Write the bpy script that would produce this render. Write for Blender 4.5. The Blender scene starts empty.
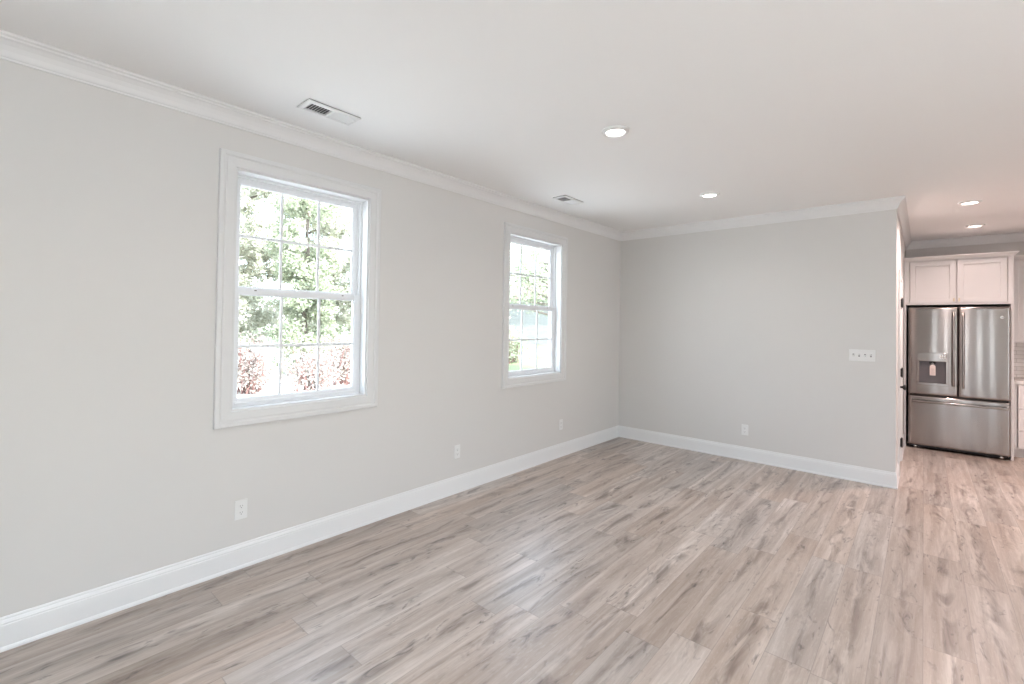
import bpy, bmesh, math, random
from mathutils import Vector, Matrix

S = bpy.context.scene
COL = S.collection
R = random.Random(7)

# ------------------------------------------------------------------ camera
H = 2.74            # ceiling height
L = 2.892           # length of the back wall
YK = 3.0            # kitchen wall
XR, YF = 6.6, -8.0  # right wall, wall behind the camera
F_PX, PY = 468.82, 317.62
yaw, pitch, roll = 0.7210, 0.0138, 0.0151
cy_, sy_ = math.cos(yaw), math.sin(yaw)
fwd = Vector((-sy_ * math.cos(pitch), cy_ * math.cos(pitch), math.sin(pitch)))
rt = Vector((cy_, sy_, 0)); up = rt.cross(fwd)
r2 = rt * math.cos(roll) + up * math.sin(roll)
u2 = -rt * math.sin(roll) + up * math.cos(roll)
cam = bpy.data.cameras.new('camera'); co = bpy.data.objects.new('camera', cam); COL.objects.link(co)
M4 = Matrix((r2, u2, -fwd)).transposed().to_4x4()
M4.translation = Vector((3.0893, -5.7220, 1.4915))
co.matrix_world = M4
cam.sensor_width = 36; cam.lens = F_PX / 1024 * 36
cam.shift_x = 0; cam.shift_y = -(342 - PY) / 1024
cam.clip_start = .02; cam.clip_end = 300
S.camera = co

# ------------------------------------------------------------------ light and exposure
S.view_settings.view_transform = 'Standard'
S.view_settings.look = 'None'
S.view_settings.gamma = 1
S.view_settings.use_curve_mapping = False
S.view_settings.exposure = 0.5
S.cycles.max_bounces = 10; S.cycles.diffuse_bounces = 7; S.cycles.transparent_max_bounces = 16
S.cycles.use_denoising = True; S.cycles.sample_clamp_indirect = 6; S.cycles.caustics_reflective = False

world = bpy.data.worlds.new('sky_world'); S.world = world; world.use_nodes = True
wn = world.node_tree.nodes; wl = world.node_tree.links
sky = wn.new('ShaderNodeTexSky'); sky.sky_type = 'NISHITA'; sky.sun_disc = False
sky.sun_elevation = math.radians(52); sky.sun_rotation = math.radians(70); sky.air_density = 1; sky.dust_density = 2
mixw = wn.new('ShaderNodeMix'); mixw.data_type = 'RGBA'; mixw.inputs[0].default_value = .55
mixw.inputs[7].default_value = (5.5, 6.2, 7.05, 1)      # thin bright cloud veil
wl.new(sky.outputs[0], mixw.inputs[6]); wl.new(mixw.outputs[2], wn['Background'].inputs[0])
wn['Background'].inputs[1].default_value = 1.12

sunl = bpy.data.lights.new('sun', 'SUN'); sunl.energy = 11; sunl.angle = math.radians(1.5); sunl.color = (1, .98, .95)
suno = bpy.data.objects.new('sun', sunl); COL.objects.link(suno)
suno.rotation_euler = Vector((.55, .10, .83)).to_track_quat('Z', 'Y').to_euler()

# ------------------------------------------------------------------ materials
def mat(name, col, rough=.5, metal=0, spec=.5, **kw):
    m = bpy.data.materials.new(name); m.use_nodes = True
    b = m.node_tree.nodes['Principled BSDF']
    b.inputs['Base Color'].default_value = (*col, 1); b.inputs['Roughness'].default_value = rough
    b.inputs['Metallic'].default_value = metal; b.inputs['Specular IOR Level'].default_value = spec
    for k, v in kw.items(): b.inputs[k].default_value = v
    return m
def bump(m, scale, strength, dist=.001, stretch=None, detail=3):
    nt = m.node_tree; n = nt.nodes; l = nt.links
    tc = n.new('ShaderNodeNewGeometry'); mp = n.new('ShaderNodeMapping')
    if stretch: mp.inputs['Scale'].default_value = stretch
    nz = n.new('ShaderNodeTexNoise'); nz.inputs['Scale'].default_value = scale; nz.inputs['Detail'].default_value = detail
    bp = n.new('ShaderNodeBump'); bp.inputs['Strength'].default_value = strength; bp.inputs['Distance'].default_value = dist
    l.new(tc.outputs['Position'], mp.inputs[0]); l.new(mp.outputs[0], nz.inputs['Vector']); l.new(nz.outputs['Fac'], bp.inputs['Height'])
    l.new(bp.outputs[0], n['Principled BSDF'].inputs['Normal'])
    return m
MT = {}
MT['wall'] = bump(mat('wall_paint', (.66, .647, .632), .62, spec=.25), 260, .12, .0006)
MT['ceil'] = bump(mat('ceiling_paint', (.89, .89, .89), .75, spec=.15), 180, .15, .0006)
MT['trim'] = bump(mat('trim_paint', (.69, .69, .69), .38, spec=.4), 40, .05, .0005)  # white trim paint, toned down to match the light on the casings
MT['base'] = bump(mat('baseboard_gloss_lit', (.78, .785, .79), .3, spec=.5), 40, .05, .0005)  # same trim paint, colour lifted to match the brighter lit baseboards
MT['crown'] = bump(mat('crown_lit', (.75, .75, .75), .38, spec=.4), 40, .05, .0005)  # same trim paint, colour lifted to match the lit crown
MT['vinyl'] = bump(mat('window_vinyl', (.78, .79, .81), .4, spec=.4), 60, .03, .0004)
MT['plate'] = bump(mat('white_plastic', (.77, .77, .765), .35), 90, .03, .0003)
MT['slot'] = bump(mat('grey_slot', (.20, .19, .19), .6), 90, .05, .0003)
MT['dark'] = bump(mat('dark_button_and_shade', (.12, .12, .122), .6), 90, .05, .0003)  # latch buttons, and the shade painted behind the vents
MT['cab'] = bump(mat('cabinet_paint', (.74, .72, .715), .42, spec=.4), 50, .05, .0005)
MT['cream'] = MT['cab']
MT['black'] = bump(mat('matte_black_metal', (.012, .011, .011), .45), 80, .05, .0004)
MT['blackp'] = bump(mat('black_plastic', (.02, .017, .016), .5), 80, .05, .0004)
MT['brass'] = bump(mat('brushed_gold', (.72, .60, .42), .35, 1), 80, .05, .0004)
MT['chrome'] = bump(mat('chrome', (.8, .79, .78), .18, 1), 80, .03, .0003)
MT['paper'] = bump(mat('paper', (.72, .62, .58), .7), 150, .1, .0004)
MT['paperink'] = bump(mat('paper_print', (.42, .34, .32), .7), 150, .1, .0004)
MT['string'] = bump(mat('white_string', (.85, .83, .8), .8), 200, .1, .0004)
MT['bark'] = bump(mat('bark', (.16, .13, .11), .9), 12, .6, .02, (1, 1, .2))
MT['twig'] = bump(mat('red_brown_twigs', (.24, .13, .115), .85), 30, .4, .01)
MT['siding'] = mat('white_siding', (.25, .25, .25), .6)
MT['roof'] = bump(mat('red_brown_roof', (.16, .10, .09), .9), 14, .4, .02)
MT['quartz'] = bump(mat('pale_quartz', (.76, .74, .72), .22), 90, .02, .0003)
MT['body'] = bump(mat('fridge_grey_body', (.05, .048, .047), .5, .3), 90, .05, .0003)
MT['recess'] = bump(mat('grey_recess', (.13, .115, .12), .3), 80, .03, .0003)
MT['badge'] = bump(mat('badge_metal', (.6, .58, .57), .25, 1), 90, .03, .0003)
MT['glasspanel'] = bump(mat('dark_house_glass', (.10, .12, .15), .1), 10, .02, .001)

def steel():
    m = mat('brushed_stainless', (.32, .285, .268), .16, 1, Anisotropic=1.0)
    m.node_tree.nodes['Principled BSDF'].inputs['Anisotropic Rotation'].default_value = .25     # brushed across, so reflections streak upright
    nt = m.node_tree; n = nt.nodes; l = nt.links; b = n['Principled BSDF']
    tg = n.new('ShaderNodeTangent'); tg.direction_type = 'RADIAL'; tg.axis = 'Z'
    l.new(tg.outputs[0], b.inputs['Tangent'])
    g = n.new('ShaderNodeNewGeometry'); mp = n.new('ShaderNodeMapping'); mp.inputs['Scale'].default_value = (2.2, 2.2, .25)
    nz = n.new('ShaderNodeTexNoise'); nz.inputs['Scale'].default_value = 1; nz.inputs['Detail'].default_value = 1
    bp = n.new('ShaderNodeBump'); bp.inputs['Strength'].default_value = .5; bp.inputs['Distance'].default_value = .012
    l.new(g.outputs['Position'], mp.inputs[0]); l.new(mp.outputs[0], nz.inputs['Vector']); l.new(nz.outputs['Fac'], bp.inputs['Height'])
    l.new(bp.outputs[0], b.inputs['Normal'])
    return m
MT['steel'] = steel()

def glass():
    m = bpy.data.materials.new('window_glass'); m.use_nodes = True
    nt = m.node_tree; n = nt.nodes; l = nt.links; n.remove(n['Principled BSDF'])
    t = n.new('ShaderNodeBsdfTransparent'); t.inputs[0].default_value = (.95, .965, .955, 1)
    g = n.new('ShaderNodeBsdfGlossy'); g.inputs['Roughness'].default_value = .02
    lw = n.new('ShaderNodeLayerWeight'); lw.inputs[0].default_value = .5
    pw = n.new('ShaderNodeMath'); pw.operation = 'POWER'; pw.inputs[1].default_value = 5
    fr = n.new('ShaderNodeMath'); fr.operation = 'MULTIPLY_ADD'; fr.inputs[1].default_value = .9; fr.inputs[2].default_value = .035
    l.new(lw.outputs['Facing'], pw.inputs[0]); l.new(pw.outputs[0], fr.inputs[0])
    mx = n.new('ShaderNodeMixShader')
    l.new(fr.outputs[0], mx.inputs[0]); l.new(t.outputs[0], mx.inputs[1]); l.new(g.outputs[0], mx.inputs[2])
    l.new(mx.outputs[0], n['Material Output'].inputs[0])
    return m
MT['glass'] = glass()

def lamp_mat(name, col, st):
    m = bpy.data.materials.new(name); m.use_nodes = True
    b = m.node_tree.nodes['Principled BSDF']; b.inputs['Base Color'].default_value = (.9, .9, .9, 1)
    b.inputs['Emission Color'].default_value = (*col, 1); b.inputs['Emission Strength'].default_value = st
    return m
MT['lens'] = lamp_mat('lit_lens', (1, .95, .90), 9)
MT['lensk'] = lamp_mat('lit_lens_warm', (1, .86, .78), 9)

def leaf_mat(name, c1, c2, c3):
    m = bpy.data.materials.new(name); m.use_nodes = True
    nt = m.node_tree; n = nt.nodes; l = nt.links; b = n['Principled BSDF']
    g = n.new('ShaderNodeNewGeometry')
    rp = n.new('ShaderNodeValToRGB'); rp.color_ramp.elements[0].color = (*c1, 1); rp.color_ramp.elements[1].color = (*c3, 1)
    e = rp.color_ramp.elements.new(.5); e.color = (*c2, 1)
    l.new(g.outputs['Random Per Island'], rp.inputs[0]); l.new(rp.outputs[0], b.inputs['Base Color'])
    b.inputs['Roughness'].default_value = .5
    tr = n.new('ShaderNodeBsdfTranslucent'); l.new(rp.outputs[0], tr.inputs[0])
    mx = n.new('ShaderNodeMixShader'); mx.inputs[0].default_value = .35
    l.new(b.outputs[0], mx.inputs[1]); l.new(tr.outputs[0], mx.inputs[2]); l.new(mx.outputs[0], n['Material Output'].inputs[0])
    return m
MT['leafA'] = leaf_mat('pale_yellow_green_leaves', (.32, .33, .25), (.50, .50, .41), (.66, .65, .56))
MT['leafB'] = leaf_mat('mid_green_leaves', (.24, .28, .19), (.40, .43, .31), (.55, .56, .45))
MT['leafC'] = leaf_mat('russet_leaves', (.22, .165, .16), (.38, .33, .30), (.56, .54, .48))

class NT:
    """short-hand for a shader node tree"""
    def __init__(s, m): s.m = m; s.n = m.node_tree.nodes; s.l = m.node_tree.links
    def put(s, sock, v):
        if isinstance(v, bpy.types.NodeSocket): s.l.new(v, sock)
        else: sock.default_value = v
    def math(s, op, a, b=0., c=0.):
        k = s.n.new('ShaderNodeMath'); k.operation = op
        for i, v in enumerate((a, b, c)): s.put(k.inputs[i], v)
        return k.outputs[0]
    def vec(s, x, y, z=0.):
        k = s.n.new('ShaderNodeCombineXYZ')
        for i, v in enumerate((x, y, z)): s.put(k.inputs[i], v)
        return k.outputs[0]
    def noise(s, v, scale, detail=3, rough=.55, dist=0.):
        k = s.n.new('ShaderNodeTexNoise'); s.put(k.inputs['Vector'], v); k.inputs['Scale'].default_value = scale
        k.inputs['Detail'].default_value = detail; k.inputs['Roughness'].default_value = rough; k.inputs['Distortion'].default_value = dist
        return k.outputs['Fac']
    def white(s, v):
        k = s.n.new('ShaderNodeTexWhiteNoise'); k.noise_dimensions = '3D'; s.put(k.inputs['Vector'], v); return k.outputs['Value']
    def rng(s, v, a, b, c=0., d=1.):
        k = s.n.new('ShaderNodeMapRange'); s.put(k.inputs[0], v)
        for i, q in enumerate((a, b, c, d)): s.put(k.inputs[i + 1], q)
        return k.outputs[0]
    def mix(s, f, a, b):
        k = s.n.new('ShaderNodeMix'); k.data_type = 'RGBA'; s.put(k.inputs[0], f)
        for i, v in ((6, a), (7, b)): s.put(k.inputs[i], (*v, 1) if isinstance(v, tuple) else v)
        return k.outputs[2]

def floor_mat():
    m = mat('vinyl_plank_floor', (.5, .42, .37), .4, spec=1.0); t = NT(m); b = t.n['Principled BSDF']
    sp = t.n.new('ShaderNodeSeparateXYZ'); g = t.n.new('ShaderNodeNewGeometry'); t.l.new(g.outputs['Position'], sp.inputs[0])
    W, LEN = .183, 1.22
    u = t.math('DIVIDE', t.math('ADD', sp.outputs[0], .022), W); row = t.math('FLOOR', u)
    rr = t.white(t.vec(row, 3.7, 1.1))
    v = t.math('ADD', t.math('DIVIDE', sp.outputs[1], LEN), t.math('MULTIPLY', rr, 7.0)); cl = t.math('FLOOR', v)
    fu = t.math('SUBTRACT', u, row); fv = t.math('SUBTRACT', v, cl)
    k1 = t.white(t.vec(row, cl, .5)); k2 = t.white(t.vec(row, cl, 5.5)); k3 = t.white(t.vec(row, cl, 9.5))
    lx = t.math('MULTIPLY', fu, W); ly = t.math('MULTIPLY', fv, LEN)
    ox = t.math('MULTIPLY', k1, 37.); oy = t.math('MULTIPLY', k2, 53.)
    def lv(sx, sy): return t.vec(t.math('ADD', t.math('MULTIPLY', lx, sx), ox), t.math('ADD', t.math('MULTIPLY', ly, sy), oy), k3)
    broad = t.noise(lv(11, .9), 1, 3, .5, .6)           # long pale / grey bands
    mid = t.noise(lv(28, 1.5), 1, 4, .6, .5)            # grain
    fine = t.noise(lv(230, 9), 1, 3, .6)                # fibres
    fleck = t.noise(lv(90, 24), 1, 2, .5)
    blot = t.noise(lv(9, 1.7), 1, 4, .6, 1.4)          # dark cathedral and knot zones
    knot = t.noise(lv(20, 5.5), 1, 3, .55, 1.6)
    c = t.mix(t.rng(broad, .32, .68), (.40, .31, .252), (.61, .525, .465))
    c = t.mix(t.math('MULTIPLY', t.rng(mid, .42, .64), .62), c, (.31, .228, .175))
    c = t.mix(t.math('MULTIPLY', t.rng(fine, .48, .72), .28), c, (.30, .235, .195))
    c = t.mix(t.math('MULTIPLY', t.rng(fleck, .56, .76), .3), c, (.62, .56, .51))
    # dark heart streak along the middle of some planks
    heart = t.math('SUBTRACT', 1., t.rng(t.math('ABSOLUTE', t.math('SUBTRACT', t.math('ADD', fu, t.math('MULTIPLY', t.math('SUBTRACT', mid, .5), .5)), .5)), .02, .34))
    zone = t.math('MULTIPLY', t.rng(blot, .46, .63), heart)
    c = t.mix(t.math('MULTIPLY', zone, .9), c, (.16, .108, .082))
    kn = t.math('MULTIPLY', t.rng(knot, .58, .72), t.rng(blot, .42, .56))
    c = t.mix(t.math('MULTIPLY', kn, .85), c, (.075, .052, .042))
    # tone of each plank
    hs = t.n.new('ShaderNodeHueSaturation'); t.put(hs.inputs['Value'], t.rng(k2, 0, 1, .80, 1.10)); t.put(hs.inputs['Saturation'], t.rng(k3, 0, 1, .72, 1.06)); t.put(hs.inputs['Color'], c)
    c = hs.outputs[0]
    eu = t.math('MINIMUM', fu, t.math('SUBTRACT', 1., fu)); ev = t.math('MINIMUM', fv, t.math('SUBTRACT', 1., fv))
    seam = t.math('MAXIMUM', t.math('LESS_THAN', eu, .008), t.math('LESS_THAN', ev, .0018))
    c = t.mix(t.math('MULTIPLY', seam, .5), c, (.20, .16, .14))
    b.inputs['Coat Weight'].default_value = .5; b.inputs['Coat Roughness'].default_value = .33
    t.l.new(c, b.inputs['Base Color'])
    t.l.new(t.rng(fine, .3, .7, .36, .48), b.inputs['Roughness'])
    bp = t.n.new('ShaderNodeBump'); bp.inputs['Strength'].default_value = .25; bp.inputs['Distance'].default_value = .0006
    t.l.new(t.math('SUBTRACT', fine, seam), bp.inputs['Height']); t.l.new(bp.outputs[0], b.inputs['Normal'])
    return m
MT['floor'] = floor_mat()

def ground_mat():
    m = mat('pale_dry_ground', (.6, .56, .5), .95); t = NT(m); g = t.n.new('ShaderNodeNewGeometry')
    c = t.mix(t.rng(t.noise(g.outputs['Position'], .9, 5), .35, .7), (.76, .75, .73), (.64, .63, .57))
    c = t.mix(t.math('MULTIPLY', t.rng(t.noise(g.outputs['Position'], 9, 4), .5, .8), .5), c, (.52, .49, .44))
    t.l.new(c, t.n['Principled BSDF'].inputs['Base Color']); return m
def lawn_mat():
    m = mat('sunlit_lawn', (.4, .46, .22), .9); t = NT(m); g = t.n.new('ShaderNodeNewGeometry')
    c = t.mix(t.rng(t.noise(g.outputs['Position'], .35, 4), .35, .65), (.085, .115, .05), (.19, .21, .125))
    c = t.mix(t.math('MULTIPLY', t.rng(t.noise(g.outputs['Position'], 14, 4), .45, .8), .5), c, (.06, .085, .035))
    t.l.new(c, t.n['Principled BSDF'].inputs['Base Color']); return m
MT['ground'] = ground_mat(); MT['lawn'] = lawn_mat()

def tile_mat():
    m = mat('white_glazed_tile', (.78, .75, .72), .18); t = NT(m)
    g = t.n.new('ShaderNodeNewGeometry'); sp = t.n.new('ShaderNodeSeparateXYZ'); t.l.new(g.outputs['Position'], sp.inputs[0])
    bk = t.n.new('ShaderNodeTexBrick'); t.l.new(t.vec(sp.outputs[0], sp.outputs[2]), bk.inputs['Vector'])
    bk.inputs['Color1'].default_value = (.80, .76, .73, 1); bk.inputs['Color2'].default_value = (.72, .68, .65, 1); bk.inputs['Mortar'].default_value = (.52, .47, .44, 1)
    bk.inputs['Scale'].default_value = 1; bk.inputs['Mortar Size'].default_value = .003; bk.inputs['Brick Width'].default_value = .15; bk.inputs['Row Height'].default_value = .05
    bk.inputs['Mortar Smooth'].default_value = .3
    t.l.new(bk.outputs['Color'], t.n['Principled BSDF'].inputs['Base Color'])
    bp = t.n.new('ShaderNodeBump'); bp.invert = True; bp.inputs['Strength'].default_value = .6; bp.inputs['Distance'].default_value = .003
    t.l.new(bk.outputs['Fac'], bp.inputs['Height']); t.l.new(bp.outputs[0], t.n['Principled BSDF'].inputs['Normal'])
    return m
MT['tile'] = tile_mat()

def siding_bump(m):
    t = NT(m); g = t.n.new('ShaderNodeNewGeometry'); w = t.n.new('ShaderNodeTexWave'); w.bands_direction = 'Z'; w.wave_profile = 'SAW'; w.inputs['Scale'].default_value = 1.6
    bp = t.n.new('ShaderNodeBump'); bp.inputs['Distance'].default_value = .02
    t.l.new(g.outputs['Position'], w.inputs['Vector']); t.l.new(w.outputs['Fac'], bp.inputs['Height']); t.l.new(bp.outputs[0], t.n['Principled BSDF'].inputs['Normal'])
siding_bump(MT['siding'])

# ------------------------------------------------------------------ helpers
def tag(o, label=None, cat=None, group=None, kind=None):
    for k, v in (('label', label), ('category', cat), ('group', group), ('kind', kind)):
        if v: o[k] = v
    return o
def obj(name, bm, m, parent=None, smooth=False, bevel=0, seg=2):
    me = bpy.data.meshes.new(name)
    bmesh.ops.recalc_face_normals(bm, faces=bm.faces)
    bm.to_mesh(me); bm.free(); me.materials.append(MT[m])
    if smooth:
        for p in me.polygons: p.use_smooth = True
    o = bpy.data.objects.new(name, me); COL.objects.link(o)
    if parent: o.parent = parent; o.matrix_parent_inverse = Matrix.Translation(-_abs(parent))
    if bevel:
        b = o.modifiers.new('bevel', 'BEVEL'); b.width = bevel; b.segments = seg; b.limit_method = 'ANGLE'
    return o
def _abs(o):
    m = Matrix.Identity(4); ch = []
    while o: ch.append(o); o = o.parent
    for q in reversed(ch): m = m @ (q.matrix_parent_inverse if q.parent else Matrix.Identity(4)) @ Matrix.LocRotScale(q.location, q.rotation_euler, q.scale)
    return m.translation
def empty(name, loc, label, cat, group=None, kind=None):
    o = bpy.data.objects.new(name, None); COL.objects.link(o); o.location = loc; o.empty_display_size = .1
    return tag(o, label, cat, group, kind)
def bx(bm, x0, x1, y0, y1, z0, z1):
    v = [bm.verts.new(p) for p in ((x0, y0, z0), (x1, y0, z0), (x1, y1, z0), (x0, y1, z0), (x0, y0, z1), (x1, y0, z1), (x1, y1, z1), (x0, y1, z1))]
    for f in ((0, 3, 2, 1), (4, 5, 6, 7), (0, 1, 5, 4), (1, 2, 6, 5), (2, 3, 7, 6), (3, 0, 4, 7)): bm.faces.new([v[i] for i in f])
    return v
def box(*a): bm = bmesh.new(); bx(bm, *a); return bm
def cyl(bm, c, axis, r0, r1, h, n=24):
    """capped cone frustum from c along axis"""
    ax = Vector(axis).normalized(); q = ax.to_track_quat('Z', 'Y').to_matrix(); c = Vector(c)
    a = [bm.verts.new(c + q @ Vector((r0 * math.cos(2 * math.pi * i / n), r0 * math.sin(2 * math.pi * i / n), 0))) for i in range(n)]
    b = [bm.verts.new(c + q @ Vector((r1 * math.cos(2 * math.pi * i / n), r1 * math.sin(2 * math.pi * i / n), h))) for i in range(n)]
    for i in range(n): bm.faces.new((a[i], a[(i + 1) % n], b[(i + 1) % n], b[i]))
    bm.faces.new(a[::-1]); bm.faces.new(b)
def lathe(bm, c, axis, prof, n=32, cap=True):
    """prof: (radius, height) along axis"""
    ax = Vector(axis).normalized(); q = ax.to_track_quat('Z', 'Y').to_matrix(); c = Vector(c); rings = []
    for r, h in prof: rings.append([bm.verts.new(c + q @ Vector((r * math.cos(2 * math.pi * i / n), r * math.sin(2 * math.pi * i / n), h))) for i in range(n)])
    for a, b in zip(rings, rings[1:]):
        for i in range(n): bm.faces.new((a[i], a[(i + 1) % n], b[(i + 1) % n], b[i]))
    if cap: bm.faces.new(rings[0][::-1]); bm.faces.new(rings[-1])
def run(bm, P0, P1, m0, m1, prof, z0=0):
    """sweep a (offset, height) profile from P0 to P1, mitred by m0 and m1"""
    A = [bm.verts.new((P0[0] + d * m0[0], P0[1] + d * m0[1], z0 + z)) for d, z in prof]
    B = [bm.verts.new((P1[0] + d * m1[0], P1[1] + d * m1[1], z0 + z)) for d, z in prof]
    for i in range(len(prof)):
        j = (i + 1) % len(prof); bm.faces.new((A[i], A[j], B[j], B[i]))
    bm.faces.new(A[::-1]); bm.faces.new(B)
def ring(bm, a0, a1, b0, b1, prof, fn):
    """picture-frame sweep: prof (t outward from the opening, d out of the plane); fn(a, b, d) gives the point"""
    R_ = [[bm.verts.new(fn(a, b, d)) for a, b in ((a0 - t, b0 - t), (a1 + t, b0 - t), (a1 + t, b1 + t), (a0 - t, b1 + t))] for t, d in prof]
    n = len(prof)
    for k in range(n):
        for i in range(4):
            j = (i + 1) % 4; q = (k + 1) % n
            bm.faces.new((R_[k][i], R_[k][j], R_[q][j], R_[q][i]))
def arch(bm, a0, a1, b0, b1, prof, fn):
    """door casing: three sides, open at the bottom"""
    R_ = [[bm.verts.new(fn(a, b, d)) for a, b in ((a0 - t, b0), (a0 - t, b1 + t), (a1 + t, b1 + t), (a1 + t, b0))] for t, d in prof]
    n = len(prof)
    for k in range(n):
        q = (k + 1) % n
        for i in range(3): bm.faces.new((R_[k][i], R_[k][i + 1], R_[q][i + 1], R_[q][i]))
    bm.faces.new([R_[k][0] for k in range(n)]); bm.faces.new([R_[k][3] for k in range(n)])
def tube(bm, pts, rad, n=8):
    """round tube through points; rad is a number or a list"""
    pts = [Vector(p) for p in pts]; rs = rad if isinstance(rad, (list, tuple)) else [rad] * len(pts); rings = []
    for i, p in enumerate(pts):
        d = (pts[min(i + 1, len(pts) - 1)] - pts[max(i - 1, 0)]).normalized(); q = d.to_track_quat('Z', 'Y').to_matrix()
        rings.append([bm.verts.new(p + q @ Vector((rs[i] * math.cos(2 * math.pi * k / n), rs[i] * math.sin(2 * math.pi * k / n), 0))) for k in range(n)])
    for a, b in zip(rings, rings[1:]):
        for k in range(n): bm.faces.new((a[k], a[(k + 1) % n], b[(k + 1) % n], b[k]))
    bm.faces.new(rings[0][::-1]); bm.faces.new(rings[-1])
def struct(name, bm, m, label, cat, **k): return tag(obj(name, bm, m, **k), label, cat, kind='structure')

# ------------------------------------------------------------------ room shell
T = .16
WIN = [(-7.20, -6.30), (-4.726, -3.826), (-2.260, -1.364)]     # openings of the windows in the left wall, the first added unseen behind the camera to light the ceiling
WZ0, WZ1 = .946, 2.402
struct('floor', box(-T, XR + T, YF - T, YK + T, -.12, 0), 'floor', 'greyish beige wood plank floor running through room and kitchen', 'floor')
struct('ceiling', box(-T - .5, XR + T + .5, YF - T - .5, YK + T + .5, H, H + .25), 'ceil', 'smooth white ceiling with recessed lights', 'ceiling')
bm = bmesh.new()
ys = [YF - T] + [q for w in WIN for q in w] + [YK + T]
for i in range(0, len(ys), 2): bx(bm, -T, 0, ys[i], ys[i + 1], 0, H)
for a, b in WIN: bx(bm, -T, 0, a, b, 0, WZ0); bx(bm, -T, 0, a, b, WZ1, H)
struct('wall_left', bm, 'wall', 'long pale greige wall with two windows', 'wall')
struct('wall_back', box(0, L, 0, .12, 0, H), 'wall', 'plain pale greige wall facing the camera, with a switch plate', 'wall')
DY0, DY1, DZ = .52, 1.24, 2.04
bm = bmesh.new()
bx(bm, L - .12, L, .12, DY0, 0, H); bx(bm, L - .12, L, DY1, YK, 0, H); bx(bm, L - .12, L, DY0, DY1, DZ, H)
struct('wall_side', bm, 'wall', 'short pale wall leading back to the kitchen, with a door', 'wall')
struct('wall_kitchen', box(-T, XR + T, YK, YK + T, 0, H), 'wall', 'kitchen end wall above the white cabinets', 'wall')
RW = [(-7.7, -4.3, .06, 2.25), (-3.5, -2.8, .8, 2.2)]          # unseen patio door and window, added to bring in daylight from the right
bm = bmesh.new(); y = YF - T
for a, b, z0, z1 in RW:
    bx(bm, XR, XR + T, y, a, 0, H); bx(bm, XR, XR + T, a, b, z1, H); bx(bm, XR, XR + T, a, b, 0, z0); y = b
bx(bm, XR, XR + T, y, YK + T, 0, H)
struct('wall_right', bm, 'wall', 'pale wall on the right side of the room with an added patio door and window', 'wall')
# wall behind the camera: unseen front door and sidelights, added for daylight and refrigerator streaks
FW = [(3.22, 3.50, .25, 2.1), (3.62, 4.46, 0, 2.1), (4.58, 4.86, .25, 2.1)]
bm = bmesh.new(); x = -T
for a, b, z0, z1 in FW:
    bx(bm, x, a, YF - T, YF, 0, H); bx(bm, a, b, YF - T, YF, z1, H)
    if z0: bx(bm, a, b, YF - T, YF, 0, z0)
    x = b
bx(bm, x, XR + T, YF - T, YF, 0, H)
struct('wall_front', bm, 'wall', 'pale wall behind the camera with added sidelights and front door', 'wall')

CROWN = [(0, 0), (.0, -.103), (.008, -.103), (.009, -.094), (.013, -.090), (.016, -.083), (.022, -.066), (.033, -.046), (.047, -.030), (.055, -.024), (.056, -.016), (.062, -.013), (.066, -.010), (.066, 0)]
BASE = [(0, 0), (.016, 0), (.0155, .009), (.0125, .017), (.010, .019), (.010, .112), (.0085, .116), (.0095, .122), (.007, .131), (.0045, .137), (.005, .142), (.003, .1495), (0, .1495)]
def trim_run(name, P0, P1, m0, m1, prof, z0, label, cat):
    bm = bmesh.new(); run(bm, P0, P1, m0, m1, prof, z0); return struct(name, bm, 'base' if cat == 'baseboard' else 'crown', label, cat)
cr = [((0, YF), (0, 0), (1, 1), (1, -1), 'white crown moulding above the two windows'),
      ((0, 0), (L, 0), (1, -1), (1, -1), 'white crown moulding on the back wall'),
      ((L, 0), (L, YK), (1, -1), (1, -1), 'short white crown moulding turning back into the kitchen'),
      ((L, YK), (XR, YK), (1, -1), (-1, -1), 'white crown moulding above the kitchen cabinets'),
      ((XR, YK), (XR, YF), (-1, -1), (-1, 1), 'white crown moulding on the right wall'),
      ((XR, YF), (0, YF), (-1, 1), (1, 1), 'white crown moulding behind the camera')]
for i, (a, b, m0, m1, lb) in enumerate(cr): trim_run('trim_%d' % (i + 1), a, b, m0, m1, CROWN, H, lb, 'crown moulding')
CW = .07    # door casing width
trim_run('baseboard_left', (0, YF), (0, 0), (1, 1), (1, -1), BASE, 0, 'long white baseboard under the two windows', 'baseboard')
trim_run('baseboard_back', (0, 0), (L, 0), (1, -1), (1, -1), BASE, 0, 'white baseboard along the plain back wall', 'baseboard')
trim_run('baseboard_side', (L, 0), (L, DY0 - CW - .002), (1, -1), (1, 0), BASE, 0, 'short white baseboard turning towards the kitchen door', 'baseboard')
trim_run('baseboard_side_far', (L, DY1 + CW + .002), (L, 2.19), (1, 0), (1, 0), BASE, 0, 'short white baseboard between the door and the refrigerator', 'baseboard')
trim_run('baseboard_right', (XR, YK), (XR, YF), (-1, -1), (-1, 1), BASE, 0, 'white baseboard on the right wall', 'baseboard')

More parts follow.
